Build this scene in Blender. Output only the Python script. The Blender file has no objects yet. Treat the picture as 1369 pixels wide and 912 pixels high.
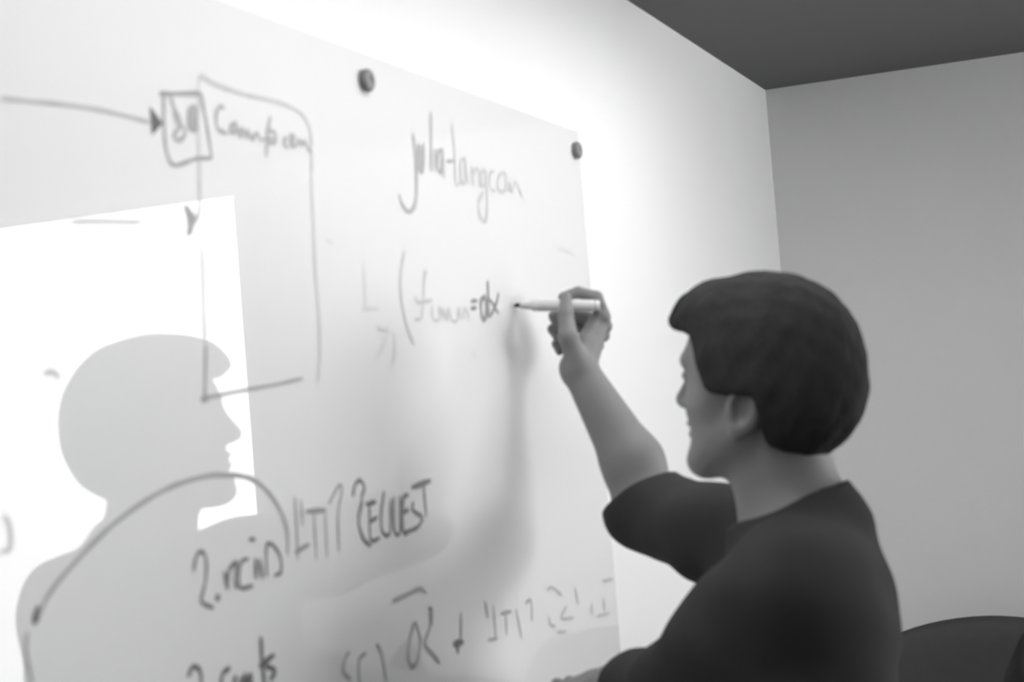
import bpy, bmesh, math, random
import numpy as np
from mathutils import Vector, Matrix

# ------------------------------------------------------------------ camera
# room frame: x = distance from the glass board, y = along the board wall, z = up
F_PX, CX, CY = 2150.0, 684.5, 456.0
CAM = np.array([0.896, 0.0, 1.67])
yaw, pitch, roll = math.atan2(852, 2150), math.atan2(70, 2150), math.atan(0.081)
fw0 = np.array([-math.sin(yaw), math.cos(yaw), 0.0])
rt0 = np.array([math.cos(yaw), math.sin(yaw), 0.0])
up0 = np.array([0.0, 0.0, 1.0])
fw = fw0 * math.cos(pitch) + up0 * math.sin(pitch)
up1 = up0 * math.cos(pitch) - fw0 * math.sin(pitch)
rt = rt0 * math.cos(roll) - up1 * math.sin(roll)
up = up1 * math.cos(roll) + rt0 * math.sin(roll)

scene = bpy.context.scene
col = scene.collection
cam_data = bpy.data.cameras.new('camera')
cam = bpy.data.objects.new('camera', cam_data)
col.objects.link(cam)
cam.matrix_world = Matrix(((rt[0], up[0], -fw[0], CAM[0]), (rt[1], up[1], -fw[1], CAM[1]),
                           (rt[2], up[2], -fw[2], CAM[2]), (0, 0, 0, 1)))
cam_data.sensor_width = 36.0
cam_data.lens = 36.0 * F_PX / 1369.0
cam_data.clip_start = 0.05
cam_data.dof.use_dof = True
cam_data.dof.focus_distance = 9.0
cam_data.dof.aperture_fstop = 7.0
scene.camera = cam

# ------------------------------------------------------------------ world, light, exposure
world = bpy.data.worlds.new('world')
scene.world = world
world.use_nodes = True
world.node_tree.nodes['Background'].inputs[0].default_value = (1, 1, 1, 1)
world.node_tree.nodes['Background'].inputs[1].default_value = 1.0
WINDOW_GLOW = 3.2          # daylight on the frosted glazing beside the man
FILL_GLOW = 11.5            # fill light from an unseen high window, added in the right wall
CEILING_LAMP = 12.6        # linear lamp above the board
scene.view_settings.view_transform = 'Standard'
scene.view_settings.look = 'None'
scene.view_settings.gamma = 1.0
scene.view_settings.use_curve_mapping = False
scene.view_settings.exposure = 0.20


def ray(px, py):
    return fw + rt * (px - CX) / F_PX - up * (py - CY) / F_PX


def onx(px, py, x=0.0):
    r = ray(px, py)
    return CAM + r * (x - CAM[0]) / r[0]


def atd(px, py, s):
    return CAM + s * ray(px, py)


# ------------------------------------------------------------------ materials
def mat(name, grey, rough=0.6, spec=0.5, bump=0.0, bscale=60.0, vary=0.0, vscale=6.0, metal=0.0, emit=0.0,
        coat=0.0, stretch=None, sheen=0.0):
    m = bpy.data.materials.new(name)
    m.use_nodes = True
    nt = m.node_tree
    b = nt.nodes['Principled BSDF']
    b.inputs['Base Color'].default_value = (grey, grey, grey, 1)
    b.inputs['Roughness'].default_value = rough
    b.inputs['Specular IOR Level'].default_value = spec
    b.inputs['Metallic'].default_value = metal
    b.inputs['Coat Weight'].default_value = coat
    b.inputs['Coat Roughness'].default_value = 0.01
    b.inputs['Sheen Weight'].default_value = sheen
    tc = nt.nodes.new('ShaderNodeTexCoord')
    src = tc.outputs['Object']
    if stretch:
        mp = nt.nodes.new('ShaderNodeMapping')
        mp.inputs['Scale'].default_value = stretch
        nt.links.new(src, mp.inputs['Vector'])
        src = mp.outputs['Vector']
    if vary:
        n = nt.nodes.new('ShaderNodeTexNoise')
        n.inputs['Scale'].default_value = vscale
        n.inputs['Detail'].default_value = 4
        nt.links.new(src, n.inputs['Vector'])
        r = nt.nodes.new('ShaderNodeMapRange')
        r.inputs['To Min'].default_value = grey * (1 - vary)
        r.inputs['To Max'].default_value = grey * (1 + vary)
        nt.links.new(n.outputs['Fac'], r.inputs['Value'])
        nt.links.new(r.outputs['Result'], b.inputs['Base Color'])
    if bump:
        n = nt.nodes.new('ShaderNodeTexNoise')
        n.inputs['Scale'].default_value = bscale
        n.inputs['Detail'].default_value = 5
        nt.links.new(src, n.inputs['Vector'])
        bp = nt.nodes.new('ShaderNodeBump')
        bp.inputs['Strength'].default_value = bump
        bp.inputs['Distance'].default_value = 0.01
        nt.links.new(n.outputs['Fac'], bp.inputs['Height'])
        nt.links.new(bp.outputs['Normal'], b.inputs['Normal'])
    if emit:
        b.inputs['Emission Color'].default_value = (1, 1, 1, 1)
        b.inputs['Emission Strength'].default_value = emit
    return m


M = dict(
    wall=mat('wall_paint', 0.86, 0.75, 0.2, bump=0.05, bscale=180, vary=0.015, vscale=3),
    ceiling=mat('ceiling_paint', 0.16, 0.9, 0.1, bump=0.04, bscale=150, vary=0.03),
    floor=mat('floor_carpet', 0.06, 0.95, 0.1, bump=0.4, bscale=500, vary=0.15, vscale=90),
    glass=mat('back_painted_glass', 0.90, 0.015, 0.5, coat=0.7),
    glass_edge=mat('glass_edge', 0.55, 0.1, 0.5),
    steel=mat('brushed_steel', 0.10, 0.35, 0.5, metal=0.8, bump=0.05, bscale=300),
    steel_dark=mat('standoff_cap_grey', 0.22, 0.45, 0.4),
    skin=mat('skin', 0.22, 0.55, 0.35, bump=0.06, bscale=350, vary=0.06, vscale=30),
    hair=mat('dark_hair', 0.036, 0.85, 0.08, bump=0.4, bscale=90, vary=0.3, vscale=40, stretch=(1, 1, 0.35)),
    shirt=mat('dark_knit', 0.048, 0.95, 0.1, bump=0.15, bscale=420, vary=0.08, vscale=25),
    trousers=mat('trouser_cloth', 0.04, 0.9, 0.1, bump=0.15, bscale=500, vary=0.1, vscale=20),
    shoe=mat('shoe_leather', 0.03, 0.4, 0.4, bump=0.05, bscale=200),
    sole=mat('shoe_sole', 0.12, 0.8, 0.2),
    eye=mat('eye_white', 0.7, 0.15, 0.5),
    iris=mat('eye_iris', 0.03, 0.1, 0.5),
    marker_body=mat('marker_white_plastic', 0.75, 0.35, 0.5),
    marker_tip=mat('marker_felt', 0.02, 0.8, 0.2),
    chair_black=mat('chair_black_fabric', 0.018, 0.9, 0.15, bump=0.2, bscale=400),
    chair_grey=mat('chair_grey_fabric', 0.085, 0.9, 0.15, bump=0.2, bscale=400, vary=0.08, vscale=40),
    plastic=mat('black_plastic', 0.02, 0.45, 0.4),
    glow=mat('daylit_frosted_glass', 0.8, 0.6, 0.3, emit=WINDOW_GLOW),
    frame=mat('white_frame', 0.7, 0.4, 0.4),
    board=mat('baseboard_paint', 0.5, 0.5, 0.4),
    fill_glow=mat('added_fill_glow', 0.8, 0.6, 0.3, emit=FILL_GLOW),  # glowing panes of the added right-wall window
    lamp=mat('lamp_diffuser', 0.8, 0.5, 0.3, emit=CEILING_LAMP),
    housing=mat('lamp_housing', 0.5, 0.4, 0.4),
)
INK = {}


def ink(level):
    level = round(level ** .8, 3)
    if level not in INK:
        INK[level] = mat('marker_ink_%d' % int(level * 100), level, 0.6, 0.15, vary=0.12, vscale=60)
    return INK[level]


# ------------------------------------------------------------------ mesh helpers
def link(name, verts, faces, material, parent=None, smooth=False):
    me = bpy.data.meshes.new(name)
    me.from_pydata([tuple(map(float, v)) for v in verts], [], faces)
    me.validate()
    me.update()
    if smooth:
        me.polygons.foreach_set('use_smooth', [True] * len(me.polygons))
    o = bpy.data.objects.new(name, me)
    col.objects.link(o)
    if material:
        me.materials.append(material)
    if parent:
        o.parent = parent
    return o


def from_bm(name, bm, material, parent=None, smooth=False):
    me = bpy.data.meshes.new(name)
    bmesh.ops.recalc_face_normals(bm, faces=bm.faces)
    bm.to_mesh(me)
    bm.free()
    if smooth:
        me.polygons.foreach_set('use_smooth', [True] * len(me.polygons))
    o = bpy.data.objects.new(name, me)
    col.objects.link(o)
    me.materials.append(material)
    if parent:
        o.parent = parent
    return o


def empty(name, loc=(0, 0, 0), rz=0.0):
    o = bpy.data.objects.new(name, None)
    col.objects.link(o)
    o.location = loc
    o.rotation_euler = (0, 0, rz)
    o.empty_display_size = 0.1
    return o


def tag(o, label=None, cat=None, group=None, kind=None):
    if label: o['label'] = label
    if cat: o['category'] = cat
    if group: o['group'] = group
    if kind: o['kind'] = kind
    return o


def box(bm, lo, hi, bevel=0.0, mtx=None):
    r = bmesh.ops.create_cube(bm, size=1.0)
    vs = r['verts']
    for v in vs:
        v.co = Vector([lo[i] + (v.co[i] + 0.5) * (hi[i] - lo[i]) for i in range(3)])
    if bevel:
        es = list({e for v in vs for e in v.link_edges})
        g = bmesh.ops.bevel(bm, geom=es, offset=bevel, segments=3, affect='EDGES')
        vs = list({v for f in g['faces'] for v in f.verts} | {v for v in vs if v.is_valid})
    if mtx is not None:
        for v in vs:
            v.co = mtx @ v.co
    return vs


def boxobj(name, lo, hi, material, parent=None, bevel=0.0):
    bm = bmesh.new()
    box(bm, lo, hi, bevel)
    return from_bm(name, bm, material, parent)


def lathe(bm, prof, p0, axis, seg=28):
    """prof: list of (distance along axis, radius)"""
    a = Vector(axis).normalized()
    u = a.orthogonal().normalized()
    w = a.cross(u)
    rings = []
    for t, r in prof:
        c = Vector(p0) + a * t
        rings.append([bm.verts.new(c + (u * math.cos(2 * math.pi * k / seg) + w * math.sin(2 * math.pi * k / seg)) * max(r, 1e-5))
                      for k in range(seg)])
    for i in range(len(rings) - 1):
        for k in range(seg):
            k2 = (k + 1) % seg
            bm.faces.new((rings[i][k], rings[i][k2], rings[i + 1][k2], rings[i + 1][k]))
    bm.faces.new(rings[0][::-1])
    bm.faces.new(rings[-1])


def tube(bm, pts, rad, seg=10):
    pts = [Vector(p) for p in pts]
    rings = []
    for i, p in enumerate(pts):
        d = (pts[min(i + 1, len(pts) - 1)] - pts[max(i - 1, 0)]).normalized()
        u = d.cross(Vector((0.31, 0.22, 0.93))).normalized()
        w = d.cross(u)
        r = rad[i] if hasattr(rad, '__len__') else rad
        rings.append([bm.verts.new(p + (u * math.cos(2 * math.pi * k / seg) + w * math.sin(2 * math.pi * k / seg)) * r)
                      for k in range(seg)])
    for i in range(len(rings) - 1):
        for k in range(seg):
            k2 = (k + 1) % seg
            bm.faces.new((rings[i][k], rings[i][k2], rings[i + 1][k2], rings[i + 1][k]))
    bm.faces.new(rings[0][::-1])
    bm.faces.new(rings[-1])


def spline(pts, n=6):
    P = np.array(pts, float)
    if len(P) < 3:
        return np.array([P[0] + (P[-1] - P[0]) * t for t in np.linspace(0, 1, 4)])
    Q = np.vstack([2 * P[0] - P[1], P, 2 * P[-1] - P[-2]])
    out = []
    for i in range(1, len(Q) - 2):
        for t in np.linspace(0, 1, n, endpoint=False):
            a, b, c, d = Q[i - 1], Q[i], Q[i + 1], Q[i + 2]
            out.append(0.5 * (2 * b + (c - a) * t + (2 * a - 5 * b + 4 * c - d) * t * t + (3 * b - a - 3 * c + d) * t ** 3))
    out.append(P[-1])
    return np.array(out)


# ------------------------------------------------------------------ room shell
CEIL, YB, XW = 2.44, 4.335, -0.021
X1, Y0 = 4.8, -2.2
tag(boxobj('floor', (XW - 0.1, Y0 - 0.1, -0.1), (X1 + 0.1, YB + 0.12, 0), M['floor']), kind='structure')
tag(boxobj('ceiling', (XW - 0.1, Y0 - 0.1, CEIL), (X1 + 0.1, YB + 0.12, CEIL + 0.1), M['ceiling']), kind='structure')
tag(boxobj('wall_left', (XW - 0.1, Y0 - 0.1, 0), (XW, YB + 0.12, CEIL), M['wall']), kind='structure')
SY0, SY1, SZ0, SZ1 = 2.4, 4.27, 1.35, 2.40
bm = bmesh.new()
box(bm, (X1, Y0 - 0.1, 0), (X1 + 0.1, SY0, CEIL))
box(bm, (X1, SY1, 0), (X1 + 0.1, YB + 0.12, CEIL))
box(bm, (X1, SY0, 0), (X1 + 0.1, SY1, SZ0))
box(bm, (X1, SY0, SZ1), (X1 + 0.1, SY1, CEIL))
tag(from_bm('wall_right', bm, M['wall']), kind='structure')
fill_win = tag(empty('added_fill_window', (X1, SY0, SZ0)), kind='structure')  # unseen window, added to brighten the board wall near the corner
bm = bmesh.new()
w, h = SY1 - SY0, SZ1 - SZ0
for lo, hi in (((.02, 0, 0), (.07, w, .04)), ((.02, 0, h - .04), (.07, w, h)), ((.02, 0, .04), (.07, .04, h - .04)),
               ((.02, w - .04, .04), (.07, w, h - .04)), ((.02, w / 2 - .02, .04), (.07, w / 2 + .02, h - .04))):
    box(bm, lo, hi)
from_bm('window_frame', bm, M['frame'], fill_win)
for y0, y1 in ((.04, w / 2 - .02), (w / 2 + .02, w - .04)):
    boxobj('pane', (.04, y0, .04), (.05, y1, h - .04), M['fill_glow'], fill_win)
tag(boxobj('wall_front', (XW, Y0 - 0.1, 0), (X1, Y0, CEIL), M['wall']), kind='structure')
# back wall with the glazed opening
WX0, WX1, WZ0, WZ1 = 1.692, 4.5, 0.35, 2.40
bm = bmesh.new()
box(bm, (XW, YB, 0), (WX0, YB + 0.12, CEIL))
box(bm, (WX1, YB, 0), (X1, YB + 0.12, CEIL))
box(bm, (WX0, YB, 0), (WX1, YB + 0.12, WZ0))
box(bm, (WX0, YB, WZ1), (WX1, YB + 0.12, CEIL))
tag(from_bm('wall_back', bm, M['wall']), kind='structure')
win = tag(empty('window_1', (WX0, YB, WZ0)), kind='structure')
bm = bmesh.new()
w, h = WX1 - WX0, WZ1 - WZ0
for lo, hi in (((0, .03, 0), (w, .08, .04)), ((0, .03, h - .04), (w, .08, h)), ((0, .03, .04), (.04, .08, h - .04)),
               ((w - .04, .03, .04), (w, .08, h - .04)), ((w / 2 - .02, .03, .04), (w / 2 + .02, .08, h - .04))):
    box(bm, lo, hi)
from_bm('window_frame', bm, M['frame'], win)
for x0, x1 in ((.04, w / 2 - .02), (w / 2 + .02, w - .04)):
    boxobj('pane', (x0, .05, .04), (x1, .06, h - .04), M['glow'], win)
boxobj('window_sill', (-.02, -.05, -.03), (w + .02, .03, 0), M['frame'], win, 0.005)
for nm, lo, hi in (('baseboard_left', (XW, Y0, 0), (XW + .015, YB, .09)), ('baseboard_back', (XW + .015, YB - .015, 0), (X1, YB, .09)),
                   ('baseboard_right', (X1 - .015, Y0, 0), (X1, YB - .015, .09)), ('baseboard_front', (XW + .015, Y0, 0), (X1 - .015, Y0 + .015, .09))):
    tag(boxobj(nm, lo, hi, M['board'], bevel=0.003), kind='structure')

# linear ceiling lamp that washes the board wall
lamp = tag(empty('ceiling_lamp', (.47, 2.03, CEIL)), 'long slim white ceiling lamp above the glass board', 'lamp')
bm = bmesh.new()
for lo, hi in (((-.08, -1.15, -.04), (-.06, 1.15, 0)), ((.06, -1.15, -.04), (.08, 1.15, 0)), ((-.06, -1.15, -.04), (.06, -1.13, 0)), ((-.06, 1.13, -.04), (.06, 1.15, 0))):
    box(bm, lo, hi)
from_bm('housing', bm, M['housing'], lamp)
boxobj('diffuser', (-.06, -1.13, -.032), (.06, 1.13, -.022), M['lamp'], lamp)

# ------------------------------------------------------------------ glass whiteboard with marker writing
BY0, BY1, BZ0, BZ1 = 0.20, 2.653, 0.90, 2.117
wb = tag(empty('glass_whiteboard', (0, BY0, BZ0)),
         'glossy white glass writing board on steel standoffs, covered in marker handwriting', 'whiteboard')


def local(p):
    return (p[0], p[1] - BY0, p[2] - BZ0)


gp = boxobj('glass_panel', (-.006, 0, 0), (0, BY1 - BY0, BZ1 - BZ0), M['glass'], wb, 0.0015)
bm = bmesh.new()
lathe(bm, [(0, .008), (.0148, .008)], (0, 0, 0), (1, 0, 0), 20)
so_post = from_bm('tmp_post', bm, M['steel'], None, False).data
bm = bmesh.new()
lathe(bm, [(0, .0135), (.003, .0145), (.008, .0145), (.0105, .0125), (.0105, .004), (.0085, .0035)], (0, 0, 0), (1, 0, 0), 32)
so_cap = from_bm('tmp_cap', bm, M['steel_dark'], None, True).data
for nme in ('tmp_post', 'tmp_cap'):
    bpy.data.objects.remove(bpy.data.objects[nme])
for y in (2.625, 1.824, 1.023, .228):
    for z in (2.08, .937):
        c = bpy.data.objects.new('standoff_cap', so_cap); col.objects.link(c); c.parent = wb
        c.location = local((0.0, y, z))
        p = bpy.data.objects.new('standoff_post', so_post); col.objects.link(p); p.parent = c
        p.location = (-.0208, 0, 0)


def stroke_mesh(V, Fc, pts, width, closed=False):
    """pts in photo pixels -> ribbon lying on the glass"""
    w3 = np.array([onx(p[0], p[1], 0.0) for p in spline(pts)])
    q = w3[:, 1:]
    n = len(q)
    base = len(V)
    tan = np.gradient(q, axis=0)
    tan /= np.linalg.norm(tan, axis=1)[:, None] + 1e-9
    nor = np.stack([-tan[:, 1], tan[:, 0]], 1)
    dist = np.linalg.norm(w3 - CAM, axis=1)
    hw = 0.58 * width * dist / F_PX
    hw = hw * (1 + 0.12 * np.sin(np.arange(n) * 0.7 + base))
    hw[0] *= .6; hw[-1] *= .6
    q = q.copy(); q[0] -= tan[0] * hw[0] * .6; q[-1] += tan[-1] * hw[-1] * .6
    for i in range(n):
        for sgn in (-1, 1):
            y, z = q[i] + sgn * nor[i] * hw[i]
            V.append(local((0.0006 + 0.00001 * (len(V) % 7), y, z)))
    for i in range(n - 1):
        a = base + 2 * i
        Fc.append((a, a + 1, a + 3, a + 2))


def blob(V, Fc, poly):
    base = len(V)
    for p in poly:
        V.append(local(tuple(np.array(onx(p[0], p[1], 0.0)) + [0.0007, 0, 0])))
    Fc.append(tuple(range(base, base + len(poly))))


def crop(x0, y0, s):
    return lambda *pts: [(x0 + a / s, y0 + b / s) for a, b in pts]


A = crop(0, 60, 3.0422); B = crop(180, 90, 3.964); C4 = crop(420, 60, 3.2575); C5 = crop(420, 320, 3.2575)
D = crop(200, 600, 2.924); E_ = crop(440, 740, 2.852); G = crop(0, 420, 1.8537); P_ = crop(0, 0, 1)


def writing(name, label, level, strokes, blobs=()):
    """strokes that touch make one piece; a word of several pieces gets one sub-part for each"""
    items = [(wd, pts, spline(pts)) for wd, pts in strokes] + [(0, b, np.array(b)) for b in blobs]
    grp = list(range(len(items)))
    for i in range(len(items)):
        for j in range(i):
            gap = np.linalg.norm(items[i][2][:, None] - items[j][2][None], axis=2).min()
            if gap < (items[i][0] + items[j][0]) / 2 + 1.0:
                gi, gj = grp[i], grp[j]
                grp = [gj if g == gi else g for g in grp]
    keys = sorted(set(grp))
    if len(keys) > 1:
        par = empty(name)
        par.parent = wb
        par['label'] = label
    for k in keys:
        V, Fc = [], []
        for g, (wd, pts, _) in zip(grp, items):
            if g == k:
                stroke_mesh(V, Fc, pts, wd) if wd else blob(V, Fc, pts)
        if len(keys) > 1:
            link('pen_stroke', V, Fc, ink(level), par)
        else:
            link(name, V, Fc, ink(level), wb)['label'] = label


writing('drawn_arrow', 'long marker arrow pointing to the small drawn box', .42,
        [(5, A((0, 218), (100, 228), (230, 240), (370, 258), (480, 282), (605, 315)))])
writing('arrow_head', 'solid dark arrow head touching the small drawn box', .09, [], [A((608, 250), (662, 320), (652, 330), (616, 368))])
writing('drawn_box', 'small box drawn in marker', .30,
        [(6, B((130, 140), (200, 141), (330, 140), (355, 152))), (5, B((352, 150), (370, 250), (390, 370), (407, 482))),
         (5, B((150, 150), (155, 300), (163, 420), (185, 500), (220, 520), (280, 500), (330, 484), (405, 482)))])
writing('handwritten_number', 'number written inside the drawn box', .36,
        [(6, B((190, 160), (205, 210), (222, 245), (240, 280), (225, 330), (205, 365), (232, 388), (265, 355), (250, 315), (222, 285), (206, 230))),
         (7, B((290, 215), (284, 270), (290, 322), (322, 330), (326, 270), (320, 215), (296, 212))),
         (6, B((306, 220), (306, 320)))])
writing('drawn_line', 'vertical marker line running down out of the box', .55,
        [(4, B((345, 40), (336, 100), (338, 200), (338, 360), (341, 500), (344, 620), (344, 740), (332, 815))), (7, B((341, 600), (343, 660)))])
writing('arrow_head', 'grey arrow head below the drawn box', .34, [(9, B((268, 742), (292, 772), (312, 800), (300, 845), (284, 882)))],
        [B((268, 742), (318, 795), (290, 885))])
writing('drawn_loop', 'rounded marker outline around the word beside the box', .50,
        [(6, B((345, 40), (400, 75), (480, 110), (580, 145))), (5, B((580, 145), (700, 170), (800, 200), (880, 245), (925, 320), (936, 420))),
         (4, B((895, 400), (935, 450), (936, 560)))])
writing('drawn_loop', 'faint lower side of the rounded marker outline', 0.56,
        [(4, P_((416, 235), (418, 290), (421, 360), (426, 430), (427, 480), (424, 510))), (3, P_((270, 330), (272, 400), (274, 460)))])
writing('drawn_arrow', 'marker line ending in an arrow at its left end', .34,
        [(4, P_((404, 506), (370, 514), (330, 521), (300, 527), (272, 533))), (5, P_((275, 462), (274, 500), (273, 532))), (8, P_((269, 535), (279, 531)))])
writing('handwritten_word', 'word written beside the drawn box', .36,
        [(5, B((472, 218), (448, 208), (430, 255), (438, 325), (488, 352))), (6, B((532, 300), (506, 312), (508, 342), (530, 338), (533, 290), (537, 346))),
         (6, B((552, 318), (556, 368), (572, 330), (588, 368), (600, 340), (618, 378), (640, 352), (660, 372))),
         (6, B((716, 265), (704, 340), (695, 472))), (5, B((662, 385), (742, 376))), (5, B((706, 335), (744, 352), (742, 398), (704, 402))),
         (5, B((804, 372), (785, 396), (806, 428))), (6, B((820, 405), (846, 372), (824, 366), (826, 412), (852, 416))),
         (5, B((860, 412), (870, 384), (884, 410), (898, 392), (916, 430), (934, 452)))])
writing('handwritten_address', 'web address written near the top of the board', .37,
        [(6, C4((428, 388), (438, 470), (445, 600), (440, 690), (415, 727), (386, 702), (368, 655))), (7, C4((452, 430), (450, 500), (458, 545), (474, 540), (474, 430))),
         (5, C4((460, 440), (464, 540))), (6, C4((507, 295), (508, 400), (509, 548))), (5, C4((526, 455), (527, 545))), (6, C4((560, 458), (540, 470), (536, 535), (552, 550), (556, 462), (563, 576))),
         (5, C4((575, 508), (606, 505)))])
writing('handwritten_address', 'fainter end of the web address', .48,
        [(4, C4((600, 345), (609, 450), (616, 602), (634, 600))), (5, C4((655, 495), (636, 510), (640, 600), (656, 590), (656, 495), (668, 606))),
         (5, C4((684, 530), (690, 612), (692, 560), (706, 540), (716, 560), (720, 618))), (5, C4((740, 545), (726, 560), (728, 612), (742, 605), (745, 548), (750, 640), (752, 720), (744, 770), (722, 745), (714, 690), (734, 640))),
         (4, C4((782, 550), (764, 562), (766, 625), (786, 636))), (5, C4((808, 562), (796, 600), (804, 636), (830, 632), (832, 565), (808, 560))),
         (5, C4((844, 636), (850, 600), (860, 640), (872, 602), (884, 610), (905, 666)))])
writing('drawn_bracket', 'tall opening bracket written in marker', .50, [(5, C5((392, 55), (376, 150), (378, 260), (400, 370), (434, 457)))])
writing('handwritten_word', 'faint half wiped word before the bracket', 0.62,
        [(4, C5((215, 120), (222, 290))), (4, C5((208, 300), (280, 300))), (4, C5((275, 380), (300, 400), (320, 380), (300, 460), (262, 530))), (4, C5((345, 400), (352, 480), (340, 555)))])
writing('handwritten_word', 'pale word inside the bracket', 0.50,
        [(5, C5((438, 252), (452, 276), (512, 266))), (4, C5((436, 350), (462, 345), (470, 300), (480, 150), (490, 150))),
         (4, C5((510, 290), (516, 345), (540, 350), (545, 290))), (4, C5((556, 350), (558, 300), (576, 350), (582, 300), (600, 355), (622, 350), (626, 300), (640, 350))),
         (4, C5((650, 345), (654, 300), (668, 320), (672, 350)))])
writing('handwritten_word', 'dark freshly written letters at the marker tip', .22,
        [(5, C5((682, 270), (708, 267))), (5, C5((682, 302), (706, 298))), (7, C5((740, 252), (726, 270), (728, 330), (740, 350), (748, 325), (745, 265), (735, 250))), (7, C5((755, 185), (757, 250), (758, 340))),
         (5, C5((802, 235), (790, 285), (764, 338))), (5, C5((764, 262), (782, 290), (800, 322)))])
writing('drawn_dash', 'short faint dash near the edge of the board', .55, [(4, C5((1062, 45), (1095, 47), (1128, 62)))])
writing('ink_smudge', 'faint smudge below the letters', .62, [], [C5((690, 485), (715, 482), (730, 500), (715, 520), (692, 516), (682, 500))])
writing('handwritten_line', 'start of the second line, a numeral and a word', .17,
        [(5, D((170, 478), (182, 418), (204, 404), (220, 440), (216, 520), (200, 592), (218, 610), (248, 622))), (8, D((258, 588), (270, 578))),
         (8, D((292, 485), (304, 545))), (6, D((304, 520), (312, 470), (340, 440))), (5, D((340, 450), (332, 520), (342, 545))), (5, D((385, 430), (354, 448), (352, 540), (402, 536))),
         (7, D((412, 430), (414, 505))), (7, D((428, 436), (438, 505))), (5, D((456, 500), (455, 385), (476, 374), (508, 418), (512, 480), (488, 496))), (5, D((388, 355), (410, 355)))])
writing('drawn_arc', 'long curved marker line ending in an arrow', .36,
        [(6, D((300, 102), (360, 107), (410, 125), (462, 170), (510, 240), (535, 320), (537, 412))),
         (6, G((570, 400), (520, 400), (450, 418), (390, 445), (320, 490), (250, 548), (170, 632), (120, 695), (88, 765))), (5, G((66, 790), (64, 830), (72, 880), (80, 920)))])
writing('arrow_head', 'small dark arrow head at the end of the curved line', .12, [(10, G((94, 728), (84, 765)))])
writing('handwritten_words', 'two capital words of the second line', .30,
        [(4, D((566, 190), (572, 300), (578, 430))), (6, D((568, 405), (622, 374))), (6, D((610, 246), (685, 240))), (4, D((640, 250), (650, 432))), (4, D((684, 250), (692, 425))),
         (4, D((738, 400), (735, 260), (750, 160), (738, 145), (712, 190), (700, 215))), (4, D((590, 200), (596, 300)))])
writing('handwritten_words', 'darker capital word ending the second line', .17,
        [(5, D((793, 185), (802, 140), (822, 124), (838, 152), (826, 192))), (6, D((830, 200), (815, 285), (835, 352), (862, 380))), (6, D((845, 218), (882, 208))), (5, D((858, 220), (862, 352), (898, 350))),
         (6, D((862, 285), (888, 268))), (5, D((915, 168), (904, 250), (908, 325), (938, 328), (942, 200))), (5, D((954, 190), (956, 320), (978, 322), (978, 185))),
         (6, D((1010, 180), (990, 200), (990, 322), (1018, 320))), (7, D((984, 252), (1010, 240))), (5, D((1030, 208), (1028, 240), (1064, 268), (1048, 305), (1015, 322))),
         (7, D((1024, 152), (1096, 125))), (5, D((1070, 150), (1080, 265)))])
writing('handwritten_line', 'start of the third line, a numeral and a word', .11,
        [(6, D((148, 890), (168, 852), (194, 866), (200, 915), (185, 960))), (6, D((312, 858), (284, 880), (280, 930), (310, 950))), (7, D((334, 890), (330, 930), (350, 940), (356, 895))),
         (7, D((370, 880), (372, 935), (392, 885), (398, 935))), (7, D((434, 740), (438, 830), (448, 925))), (7, D((428, 850), (485, 806))), (7, D((452, 850), (488, 868), (470, 905)))])
writing('drawn_line', 'short slanted stroke above the lower words', .36, [(5, E_((240, 182), (300, 155), (345, 134), (368, 152)))])
writing('handwritten_words', 'words in capitals on the lowest line', .30,
        [(4, E_((75, 375), (60, 400), (52, 450), (80, 480))), (4, E_((140, 380), (112, 410), (116, 520))), (4, E_((180, 345), (200, 385), (216, 490))),
         (5, E_((322, 265), (305, 330), (300, 395), (316, 432), (336, 405), (345, 330), (330, 262))), (5, E_((384, 210), (382, 280), (364, 345), (396, 385), (420, 418))), (4, E_((376, 210), (392, 215), (390, 275)))])
writing('handwritten_mark', 'small dark plus between the lower words', .14, [(4, E_((502, 228), (500, 345))), (8, E_((474, 345), (510, 338))), (7, E_((490, 345), (490, 378)))])
writing('handwritten_words', 'faint capitals ending at the board edge', .33,
        [(5, E_((594, 185), (604, 245))), (4, E_((624, 200), (636, 330))), (4, E_((606, 330), (640, 325))), (5, E_((655, 230), (692, 222))), (4, E_((672, 230), (676, 312))), (4, E_((712, 215), (732, 322))),
         (4, E_((748, 190), (768, 180), (772, 255)))])
writing('handwritten_words', 'very faint last word at the board edge', .42,
        [(4, E_((830, 140), (850, 130), (886, 160))), (4, E_((838, 245), (842, 272), (862, 276))), (4, E_((905, 200), (884, 248), (932, 245))), (5, E_((938, 132), (948, 190))), (4, E_((1000, 190), (1002, 232))),
         (4, E_((1045, 170), (1050, 215))), (4, E_((1020, 240), (1070, 228))), (4, E_((1040, 105), (1082, 98))), (4, E_((868, 302), (902, 298)))])
writing('wiped_marks', 'almost wiped out marker traces', 0.60,
        [(6, P_((60, 500), (70, 496), (78, 505))), (5, P_((95, 296), (140, 296), (188, 297))), (5, P_((6, 690), (12, 700), (14, 732), (2, 738))), (4, P_((436, 322), (444, 324)))])

# ------------------------------------------------------------------ signed-distance modelling
def rcone(p, a, b, ra, rb):
    a = np.asarray(a, float); b = np.asarray(b, float)
    ba = b - a
    t = np.clip(((p - a) @ ba) / (ba @ ba), 0, 1)
    return np.linalg.norm(p - a - t[:, None] * ba, axis=1) - (ra + (rb - ra) * t)


def ell(p, c, r, R=None):
    q = p - np.asarray(c, float)
    if R is not None:
        q = q @ R.T
    r = np.asarray(r, float)
    k0 = np.linalg.norm(q / r, axis=1)
    k1 = np.linalg.norm(q / (r * r), axis=1) + 1e-9
    return np.where(k0 < 1e-6, -r.min(), k0 * (k0 - 1.0) / k1)


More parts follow.
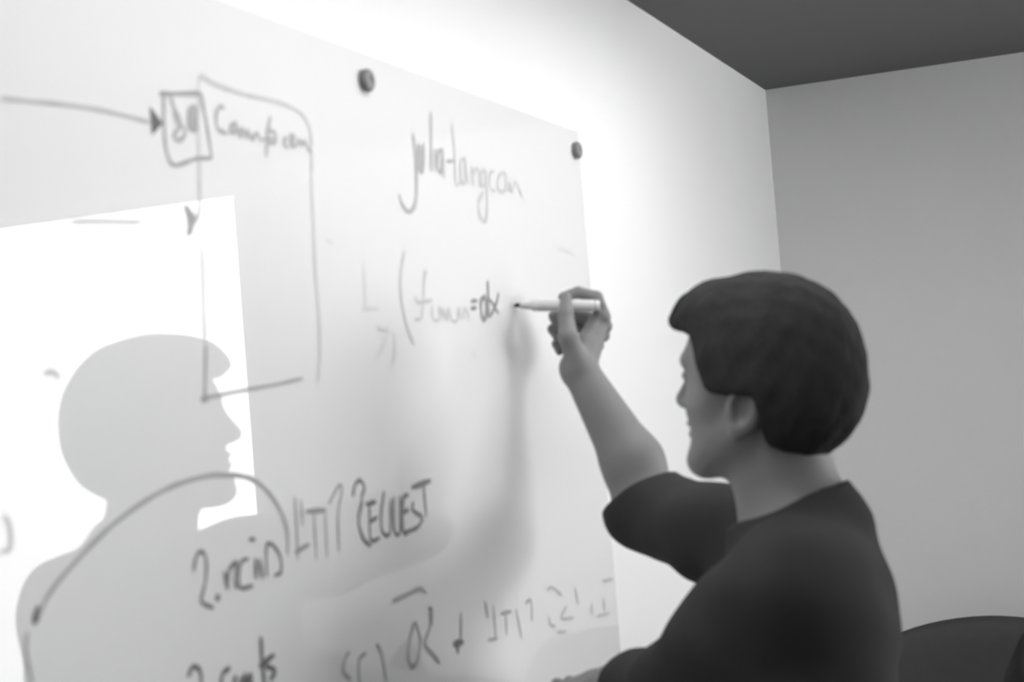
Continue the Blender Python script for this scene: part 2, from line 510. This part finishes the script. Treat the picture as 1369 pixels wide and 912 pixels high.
def smin(a, b, k):
    h = np.maximum(k - np.abs(a - b), 0) / k
    return np.minimum(a, b) - h * h * k * 0.25


def smax(a, b, k):
    return -smin(-a, -b, k)


def near(p, c, r, fn):
    d = np.linalg.norm(p - np.asarray(c), axis=1) - r
    m = d < .05
    if m.any():
        d[m] = fn(p[m])
    return d


def chain(p, pts, rads, k=0.006):
    d = None
    for i in range(len(pts) - 1):
        e = rcone(p, pts[i], pts[i + 1], rads[i], rads[i + 1])
        d = e if d is None else smin(d, e, k)
    return d


def sdf_mesh(fn, lo, hi, h, name, material, parent=None, B=8):
    lo = np.asarray(lo, float)
    nb = np.ceil((np.asarray(hi) - lo) / (h * B)).astype(int)
    n = nb * B + 1
    grid = np.full(n, 1.0, np.float32)
    bi = np.stack(np.meshgrid(*[np.arange(k) for k in nb], indexing='ij'), -1).reshape(-1, 3)
    cen = lo + (bi + 0.5) * h * B
    d = fn(cen)
    half = h * B * 0.87
    act = bi[np.abs(d) < half * 1.5 + 0.004]
    # inside blocks far from surface
    ins = bi[d < -(half * 1.5 + 0.004)]
    for b in ins:
        s = b * B
        grid[s[0]:s[0] + B + 1, s[1]:s[1] + B + 1, s[2]:s[2] + B + 1] = -1.0
    off = np.stack(np.meshgrid(*[np.arange(B + 1)] * 3, indexing='ij'), -1).reshape(-1, 3)
    CH = 60
    for i in range(0, len(act), CH):
        a = act[i:i + CH]
        idx = (a[:, None, :] * B + off[None]).reshape(-1, 3)
        v = fn(lo + idx * h)
        grid[idx[:, 0], idx[:, 1], idx[:, 2]] = v
    neg = grid < 0
    c = np.zeros(tuple(k - 1 for k in n), np.uint8)
    for dx in (0, 1):
        for dy in (0, 1):
            for dz in (0, 1):
                c += neg[dx:n[0] - 1 + dx, dy:n[1] - 1 + dy, dz:n[2] - 1 + dz]
    cells = np.argwhere((c > 0) & (c < 8))
    vid = np.full(c.shape, -1, np.int32)
    vid[tuple(cells.T)] = np.arange(len(cells))
    acc = np.zeros((len(cells), 3)); cnt = np.zeros(len(cells))
    corners = [(i, j, k) for i in (0, 1) for j in (0, 1) for k in (0, 1)]
    for ca in corners:
        for ax in range(3):
            if ca[ax] == 0:
                cb = list(ca); cb[ax] = 1
                va = grid[tuple((cells + ca).T)]; vb = grid[tuple((cells + cb).T)]
                m = (va < 0) != (vb < 0)
                t = np.where(m, va / np.where(m, va - vb, 1), 0)
                pt = np.array(ca)[None] + np.zeros((len(cells), 3)); pt[:, ax] += t
                acc += pt * m[:, None]; cnt += m
    V = lo + (cells + acc / cnt[:, None]) * h
    faces = []
    for ax in range(3):
        a1, a2 = (ax + 1) % 3, (ax + 2) % 3
        sl0 = [slice(None)] * 3; sl1 = [slice(None)] * 3
        sl0[ax] = slice(0, n[ax] - 1); sl1[ax] = slice(1, n[ax])
        ch = neg[tuple(sl0)] != neg[tuple(sl1)]
        e = np.argwhere(ch)
        e = e[(e[:, a1] > 0) & (e[:, a2] > 0) & (e[:, a1] < n[a1] - 1) & (e[:, a2] < n[a2] - 1)]
        def at(o1, o2):
            q = e.copy(); q[:, a1] += o1; q[:, a2] += o2
            return vid[tuple(q.T)]
        quad = np.stack([at(-1, -1), at(0, -1), at(0, 0), at(-1, 0)], 1)
        inside = neg[tuple(e.T)]
        quad = np.where(inside[:, None], quad, quad[:, ::-1])
        faces.append(quad)
    Fq = np.vstack(faces)
    Fq = Fq[(Fq >= 0).all(1)]
    me = bpy.data.meshes.new(name)
    me.vertices.add(len(V)); me.vertices.foreach_set('co', V.astype(np.float32).ravel())
    me.loops.add(Fq.size); me.loops.foreach_set('vertex_index', Fq.astype(np.int32).ravel())
    me.polygons.add(len(Fq)); me.polygons.foreach_set('loop_start', np.arange(0, Fq.size, 4, dtype=np.int32))
    me.polygons.foreach_set('loop_total', np.full(len(Fq), 4, np.int32))
    me.update(calc_edges=True)
    me.validate()
    me.polygons.foreach_set('use_smooth', [True] * len(me.polygons))
    o = bpy.data.objects.new(name, me)
    col.objects.link(o)
    me.materials.append(material)
    if parent is not None:
        o.parent = parent
    return o


# ------------------------------------------------------------------ the man
HO = np.array([0.446, 1.963, 1.657])                       # head centre at ear level
hy, hp = math.radians(17), math.radians(8)
HF0 = np.array([-math.cos(hy), math.sin(hy), 0]); HL = np.array([-math.sin(hy), -math.cos(hy), 0])
HF = HF0 * math.cos(hp) + up0 * math.sin(hp); HU = np.cross(HF, HL)
HR = np.stack([HF, HL, HU])                                # rows: forward, left, up


def hloc(p):
    return (p - HO) @ HR.T


def hw(x, y, z):
    return HO + x * HF + y * HL + z * HU


def head_skull(q):
    """q in head space: x forward, y left, z up"""
    s = q * [1, 1, 1]; s[:, 1] = np.abs(s[:, 1])            # mirror halves
    d = ell(s, (-.010, 0, .035), (.104, .077, .088))
    d = smin(d, ell(s, (.030, 0, .020), (.066, .064, .075)), .03)     # forehead / upper face
    d = smin(d, ell(s, (.034, 0, -.047), (.060, .060, .068)), .03)    # mid face
    d = smin(d, rcone(s, (-.002, .053, -.054), (.062, .022, -.100), .018, .018), .03)  # jaw
    d = smin(d, ell(s, (.077, 0, -.104), (.022, .027, .020)), .02)    # chin
    d = smin(d, rcone(s, (.040, .046, -.022), (.066, .030, -.030), .020, .016), .02)   # cheek
    d = smin(d, rcone(s, (.091, 0, .027), (.082, .042, .025), .011, .011), .012)       # brow
    d = smax(d, -ell(s, (.102, .032, .006), (.018, .018, .012)), .012)                 # socket
    d = smin(d, ell(s, (.080, .032, .005), (.013, .017, .011)), .004)                  # lids
    d = smin(d, rcone(s, (.092, 0, .018), (.114, 0, -.026), .0075, .0095), .010)       # nose bridge
    d = smin(d, ell(s, (.107, 0, -.030), (.0150, .012, .0105)), .006)                  # nose tip
    d = smin(d, ell(s, (.097, .011, -.032), (.0125, .0085, .0085)), .005)              # nostril wing
    d = smin(d, ell(s, (.0915, 0, -.0565), (.0095, .024, .0060)), .005)                 # upper lip
    d = smin(d, ell(s, (.0895, 0, -.0700), (.0095, .021, .0068)), .005)                 # lower lip
    d = smax(d, -ell(s, (.103, 0, -.0630), (.010, .024, .0016)), .003)                 # mouth line
    # ear
    e = s - np.array([-.016, .078, -.028])
    ca, sa = math.cos(.5), math.sin(.5)                   # ear plane opens backwards
    e2 = np.stack([e[:, 0] * ca + e[:, 1] * sa, -e[:, 0] * sa + e[:, 1] * ca, e[:, 2] + .12 * e[:, 0]], 1)
    ear = ell(e2, (-.004, .006, .003), (.021, .0085, .033))
    ear = smin(ear, ell(e2, (.004, .004, -.026), (.010, .0065, .011)), .008)
    ear = smax(ear, -ell(e2, (.000, .0150, .003), (.0125, .0125, .020)), .004)
    ear = smin(ear, rcone(e2, (.013, .004, -.004), (.014, .003, .006), .005, .004), .005)
    d = smin(d, ear, .006)
    return d


NECK = [(hw(-.024, 0, -.055), .060), (np.array([.462, 1.966, 1.535]), .059), (np.array([.478, 1.962, 1.475]), .066)]
# torso frame: facing the board, turned a little towards the writing hand
ty = math.radians(-10)
TF = np.array([-math.cos(ty), math.sin(ty), 0]); TL = np.array([-math.sin(ty), -math.cos(ty), 0])
TR = np.stack([TF, TL, up0])
R_SH = np.array([.410, 2.125, 1.446]); R_EL = np.array([.192, 2.262, 1.484]); R_WR = np.array([.099, 2.286, 1.690])
L_SH = np.array([.486, 1.798, 1.422]); L_EL = np.array([.328, 1.912, 1.290]); L_WR = np.array([.165, 2.100, 1.258])


def torso(p, g=0.0):
    d = ell(p, (.458, 1.965, 1.290), (.104 + g, .165 + g, .195), TR)
    d = smin(d, ell(p, (.474, 1.960, 1.080), (.100 + g, .150 + g, .190), TR), .06)
    d = smin(d, ell(p, (.470, 1.960, .940), (.108 + g, .165 + g, .130), TR), .05)
    d = smin(d, rcone(p, (.505, 1.850, 1.415), (.440, 2.070, 1.415), .060 + g, .060 + g), .05)   # shoulder girdle
    d = smin(d, rcone(p, (.482, 1.962, 1.480), (.502, 1.840, 1.430), .054 + g, .048 + g), .04)   # trapezius
    d = smin(d, rcone(p, (.478, 1.962, 1.478), (.430, 2.090, 1.430), .048 + g, .043 + g), .04)
    d = smin(d, rcone(p, (.395, 2.085, 1.340), (.420, 2.070, 1.120), .075 + g, .080 + g), .05)   # right side of the chest
    d = smin(d, rcone(p, (.512, 1.845, 1.320), (.530, 1.840, 1.080), .070 + g, .085 + g), .05)   # left side of the ribs
    d = smin(d, ell(p, (.502, 1.955, 1.380), (.073 + g, .120 + g, .090), TR), .05)               # upper back
    return d


# right hand: landmarks as (photo px, photo py, distance) -> points in the room
def hp3(*a):
    return [atd(*q) for q in a]


R_THUMB = hp3((774, 490, 2.405), (760, 452, 2.405), (756, 420, 2.425), (757, 398, 2.440))
R_INDEX = hp3((806, 424, 2.462), (797, 398, 2.470), (773, 391, 2.466), (753, 397, 2.459))
R_MIDDLE = hp3((808, 436, 2.482), (770, 420, 2.490), (741, 423, 2.484), (746, 436, 2.476))
R_RING = hp3((806, 448, 2.500), (768, 434, 2.508), (739, 440, 2.500), (746, 452, 2.490))
R_PINKY = hp3((799, 462, 2.514), (766, 454, 2.520), (744, 460, 2.512), (748, 470, 2.502))
R_PALM = hp3((772, 492, 2.425), (800, 432, 2.468), (798, 446, 2.490), (788, 466, 2.500), (782, 462, 2.440))

LH = L_WR
LD = (L_WR - L_EL) / np.linalg.norm(L_WR - L_EL)           # left hand carries on along the forearm
LS = np.cross(LD, up0); LS /= np.linalg.norm(LS)


def lh(a, b, c):
    return LH + LD * a + LS * b + up0 * c


def hand_r(p):
    d = chain(p, R_THUMB, [.0165, .0150, .0115, .0085])
    palm = rcone(p, R_PALM[0], R_PALM[1], .023, .017)
    palm = smin(palm, rcone(p, R_PALM[0], R_PALM[2], .022, .015), .015)
    palm = smin(palm, rcone(p, R_PALM[0], R_PALM[3], .020, .014), .015)
    palm = smin(palm, rcone(p, R_PALM[0], R_PALM[4], .020, .014), .012)
    d = smin(d, palm, .012)
    for f, r in ((R_INDEX, (.0125, .0105, .0090, .0078)), (R_MIDDLE, (.0125, .0100, .0088, .0078)),
                 (R_RING, (.0115, .0095, .0083, .0074)), (R_PINKY, (.0105, .0085, .0074, .0066))):
        c = chain(p, f, r, .003)
        d = np.minimum(d, smin(d, c, .004))
    return d


def hand_l(p):
    d = ell(p, lh(.055, 0, 0), (.052, .040, .017), np.stack([LD, LS, up0]))
    d = smin(d, rcone(p, lh(0, 0, 0), lh(.04, 0, 0), .025, .024), .02)
    for k, (b, L) in enumerate(((-.030, .060), (-.010, .072), (.011, .066), (.030, .052))):
        c = chain(p, [lh(.090, b, .002), lh(.090 + L * .5, b * 1.05, .006), lh(.090 + L * .8, b * 1.05, -.012), lh(.090 + L * .85, b, -.030)],
                  [.0100, .0090, .0082, .0074], .003)
        d = smin(d, c, .004)
    c = chain(p, [lh(.020, -.030, -.004), lh(.055, -.055, -.012), lh(.085, -.060, -.022), lh(.108, -.055, -.028)], [.016, .013, .011, .009], .004)
    return smin(d, c, .008)


def arm_r(p, g=0.0):
    d = chain(p, [R_SH, R_EL], [.050 + g, .047 + g])
    mid = R_EL * .66 + R_WR * .34 + np.array([.010, .004, 0])
    return smin(d, chain(p, [R_EL, mid, R_WR], [.047 + g, .044 + g, .0275 + g], .02), .02)


def arm_l(p, g=0.0):
    d = chain(p, [L_SH, L_EL], [.054 + g, .045 + g])
    return smin(d, chain(p, [L_EL, L_EL * .6 + L_WR * .4, L_WR], [.045 + g, .043 + g, .028 + g], .02), .02)


M_TIP = onx(688, 408, 0.0012); M_END = atd(802, 409, 2.450)


def body(p):
    d = near(p, HO, .17, lambda q: head_skull(hloc(q)))
    d = smin(d, chain(p, [NECK[0][0], NECK[1][0], NECK[2][0]], [n[1] for n in NECK], .02), .025)
    d = smin(d, torso(p), .03)
    d = smin(d, arm_r(p), .03)
    d = smin(d, arm_l(p), .03)
    d = smin(d, near(p, R_PALM[2], .12, hand_r), .012)
    d = smin(d, near(p, lh(.07, 0, 0), .15, hand_l), .012)
    return smax(d, -rcone(p, M_TIP, M_END, .0094, .0094), .002)


def plane(p, o, n):
    n = np.asarray(n, float); n = n / np.linalg.norm(n)
    return (p - np.asarray(o)) @ n


def folds(p, a=.003):
    return a * (np.sin(38 * p[:, 0] + 22 * p[:, 2] + 6 * np.sin(9 * p[:, 1])) * np.sin(17 * p[:, 1] - 26 * p[:, 2] + 1.3)
                + .6 * np.sin(61 * p[:, 2] + 31 * p[:, 1] + 3 * np.sin(15 * p[:, 0])))


R_UA = (R_EL - R_SH) / np.linalg.norm(R_EL - R_SH)
R_FA = (R_WR - R_EL) / np.linalg.norm(R_WR - R_EL)
L_FA = (L_WR - L_EL) / np.linalg.norm(L_WR - L_EL)


def shirt(p):
    d = torso(p, .010)
    rs = chain(p, [R_SH, R_SH * .5 + R_EL * .5 + np.array([0, 0, -.012]), R_EL], [.070, .068, .060], .02)
    rs = smin(rs, rcone(p, R_EL, R_EL + R_FA * .08, .059, .057), .02)
    rs = smax(rs, plane(p, R_EL + R_FA * .028, R_FA + R_UA * .10), .004)
    d = smin(d, rs, .045)
    ls = chain(p, [L_SH, L_SH * .5 + L_EL * .5, L_EL], [.070, .073, .064], .02)
    lf = rcone(p, L_EL, L_WR, .058, .046)
    lf = smax(lf, plane(p, L_EL + L_FA * .17, L_FA), .008)
    d = smin(d, smin(ls, lf, .03), .045)
    # neckline follows a tilted plane round the neck
    n = rcone(p, NECK[0][0], NECK[2][0], .066, .070)
    d = smin(d, rcone(p, (.476, 1.962, 1.465), (.466, 1.964, 1.500), .084, .072), .03)
    d = smax(d, -smax(n, -plane(p, (.44, 1.965, 1.465), (0, 0, 1)), .004), .004)
    d = smax(d, -smax(-plane(p, (.450, 1.965, 1.503), (-.38, 0, 1)), rcone(p, NECK[0][0], NECK[2][0], .105, .115), .006), .006)
    d = d + folds(p, .0022)
    return smax(d, plane(p, (.5, 1.96, .885), (0, 0, -1)), .006)


def hairf(p):
    q = hloc(p)
    s = q.copy(); s[:, 1] = np.abs(s[:, 1])
    d = ell(s, (-.009, 0, .030), (.120, .096, .110))
    d = smin(d, ell(s, (-.030, 0, -.010), (.100, .084, .085)), .03)      # nape
    d = smin(d, ell(s, (.052, 0, .086), (.064, .066, .038)), .03)        # fringe swept forward
    d = smin(d, ell(s, (.096, 0, .073), (.027, .052, .015)), .012)
    # hairline: cut away the face, keep a sideburn in front of the ear
    face = smax(-(s[:, 0] - .038 - .50 * (s[:, 2])), s[:, 2] - .060, .012)
    d = smax(d, -face, .008)
    cut_front = smax(-(s[:, 0] + .040), s[:, 2] + .010, .01)            # below ear top, in front of the ear's back edge
    d = smax(d, -cut_front, .008)
    nape = s[:, 2] + .092 - .80 * np.maximum(s[:, 0] + .075, 0)
    d = smax(d, -nape, .008)
    t = (np.sin(95 * s[:, 0] + 40 * q[:, 1]) * np.sin(80 * q[:, 1] + 30 * s[:, 2]) + .6 * np.sin(170 * q[:, 1] + 60 * s[:, 0]) * np.sin(140 * s[:, 2] + 90 * s[:, 0]))
    tuft = np.clip((s[:, 0] - .07) / .04, 0, 1) * (np.sin(310 * q[:, 1] + 40 * s[:, 2]) + .7 * np.sin(523 * q[:, 1] + 1.0))
    return d + .0013 * t + .0022 * tuft


man = tag(empty('person', (.50, 1.96, 0)), 'person with short dark hair in a dark sweater writing on the glass board', 'person')


def adopt(o):
    o.matrix_parent_inverse = Matrix.Translation(Vector((-.50, -1.96, 0)))
    return o


adopt(sdf_mesh(body, (.02, 1.60, .86), (.66, 2.60, 1.83), .003, 'body', M['skin'], man))
adopt(sdf_mesh(shirt, (.05, 1.60, .86), (.70, 2.45, 1.62), .004, 'sweater', M['shirt'], man))
adopt(sdf_mesh(hairf, (.25, 1.82, 1.52), (.65, 2.12, 1.85), .003, 'hair', M['hair'], man))


def trousers(p):
    d = ell(p, (.495, 1.960, .900), (.120, .172, .120), TR)
    for s in (1, -1):
        hip = np.array([.490, 1.960, .84]) + TL * .085 * s
        knee = np.array([.475, 1.960, .47]) + TL * .105 * s
        ank = np.array([.510, 1.960, .075]) + TL * .120 * s
        d = smin(d, chain(p, [hip, knee, ank], [.092, .070, .056], .02), .03)
    d = d + folds(p, .0025)
    d = smax(d, plane(p, (.5, 1.96, .055), (0, 0, -1)), .004)
    return smax(d, plane(p, (.5, 1.96, .955), (0, 0, 1)), .006)


adopt(sdf_mesh(trousers, (.28, 1.68, .02), (.72, 2.24, 1.0), .006, 'trousers', M['trousers'], man))
for s in (1, -1):
    a = np.array([.510, 1.960, .0]) + TL * .120 * s

    def shoe(p, a=a):
        q = (p - a) @ TR.T
        d = ell(q, (.060, 0, .040), (.140, .046, .042))
        d = smin(d, ell(q, (-.030, 0, .055), (.060, .042, .050)), .03)
        return smax(d, .018 - q[:, 2], .004)

    def sole(p, a=a):
        q = (p - a) @ TR.T
        d = ell(q, (.050, 0, .012), (.155, .052, .10))
        return smax(smax(d, -q[:, 2], .003), q[:, 2] - .022, .003)
    sh = adopt(sdf_mesh(shoe, a + [-.28, -.12, -.02], a + [.16, .12, .14], .005, 'shoe', M['shoe'], man))
    so = sdf_mesh(sole, a + [-.28, -.12, -.02], a + [.16, .12, .06], .005, 'sole', M['sole'], sh)
# eyes, set under the lids
for s in (1, -1):
    bm = bmesh.new()
    bmesh.ops.create_uvsphere(bm, u_segments=20, v_segments=12, radius=.0118)
    for v in bm.verts:
        v.co = v.co + Vector(hw(.0825, .032 * s, .005))
    ey = adopt(from_bm('eye', bm, M['eye'], man, True))
    bm = bmesh.new()
    lathe(bm, [(0, .0055), (.0008, .0052), (.0012, .003)], hw(.0825 + .0112, .032 * s, .0055), HF, 20)
    from_bm('iris', bm, M['iris'], ey, True)

# ------------------------------------------------------------------ the marker in his hand
m_tip, m_end = M_TIP, M_END
ax = (m_end - m_tip); mlen = np.linalg.norm(ax); ax /= mlen
mk = tag(empty('marker_pen', tuple(m_tip)), 'white whiteboard marker held in the raised hand against the glass board', 'marker')


def mpart(name, prof, material, parent=mk):
    bm = bmesh.new()
    lathe(bm, prof, (0, 0, 0), tuple(ax), 24)
    return from_bm(name, bm, material, parent, True)


mpart('felt_tip', [(0, .0022), (.004, .0034), (.010, .0036)], M['marker_tip'])
mpart('nozzle', [(.008, .0042), (.012, .0055), (.026, .0068), (.028, .0085)], M['marker_body'])
mpart('barrel', [(.027, .0088), (.030, .0092), (mlen - .012, .0092), (mlen - .010, .0090)], M['marker_body'])
mpart('end_plug', [(mlen - .011, .0085), (mlen - .003, .0085), (mlen, .0070)], M['marker_body'])


# ------------------------------------------------------------------ office chairs by the back wall
def cushion(bm, w, h, t, curve, rad, mtx, n=14):
    """rounded, curved pad in local x (width) / z (height), thickness along y"""
    def outline(u, v):
        x, z = u * w / 2, v * h / 2
        return x, z
    grid = {}
    for side in (0, 1):
        for i in range(n + 1):
            for j in range(n + 1):
                u, v = 2 * i / n - 1, 2 * j / n - 1
                # squircle mapping rounds the corners
                x = u * math.sqrt(1 - rad * v * v / 2) * w / 2
                z = v * math.sqrt(1 - rad * u * u / 2) * h / 2
                e = max(abs(u), abs(v))
                th = t / 2 * math.sqrt(max(0.0, 1 - e ** 6))
                y = (th if side else -th) - curve * (u * u)
                grid[side, i, j] = bm.verts.new(mtx @ Vector((x, y, z)))
    for side in (0, 1):
        for i in range(n):
            for j in range(n):
                f = [grid[side, i, j], grid[side, i + 1, j], grid[side, i + 1, j + 1], grid[side, i, j + 1]]
                bm.faces.new(f if side == 0 else f[::-1])
    bmesh.ops.remove_doubles(bm, verts=bm.verts, dist=1e-5)


def office_chair(loc, rz, top, width, fabric, label):
    """faces local -y; backrest towards +y"""
    c = tag(empty('office_chair', loc, rz), label, 'chair', 'office chairs by the back wall')
    bh = top - .56
    bm = bmesh.new()
    cushion(bm, width, bh, .07, .05, .75, Matrix.Translation((0, .24, .56 + bh / 2)) @ Matrix.Rotation(math.radians(-6), 4, 'X'))
    from_bm('backrest', bm, fabric, c, True)
    bm = bmesh.new()
    cushion(bm, .50, .48, .09, .0, .6, Matrix.Translation((0, -.02, .47)) @ Matrix.Rotation(math.radians(90), 4, 'X'))
    from_bm('seat', bm, fabric, c, True)
    bm = bmesh.new()
    tube(bm, [(0, .10, .42), (0, .27, .44), (0, .305, .56), (0, .285, .74)], [.022, .022, .02, .016])
    from_bm('back_support', bm, M['plastic'], c, True)
    for s in (-1, 1):
        bm = bmesh.new()
        tube(bm, [(s * .20, -.02, .42), (s * .27, -.02, .44), (s * .285, -.02, .64)], .014)
        ar = from_bm('armrest', bm, M['plastic'], c, True)
        bm = bmesh.new()
        box(bm, (s * .285 - .035, -.15, .64), (s * .285 + .035, .11, .67), .012)
        from_bm('arm_pad', bm, M['plastic'], ar)
    bm = bmesh.new()
    lathe(bm, [(0, .03), (.10, .03), (.102, .022), (.32, .022)], (0, 0, .10), (0, 0, 1), 20)
    from_bm('gas_column', bm, M['steel'], c, True)
    for k in range(5):
        a = 2 * math.pi * k / 5 + .3
        dx, dy = math.cos(a), math.sin(a)
        bm = bmesh.new()
        tube(bm, [(0, 0, .13), (dx * .15, dy * .15, .115), (dx * .30, dy * .30, .075)], [.026, .022, .016])
        lg = from_bm('leg', bm, M['plastic'], c, True)
        bm = bmesh.new()
        lathe(bm, [(-.02, .022), (-.018, .027), (.018, .027), (.02, .022)], (dx * .30, dy * .30, .0275), (-dy, dx, 0), 18)
        from_bm('castor', bm, M['plastic'], lg, True)
    return c


office_chair((.46, 3.86, 0), math.radians(0), 1.03, .62, M['chair_grey'], 'grey office chair with a wide rounded back, close to the wall corner')
office_chair((.90, 3.05, 0), math.radians(70), 1.16, .50, M['chair_black'], 'black high-backed office chair in front of the grey one')
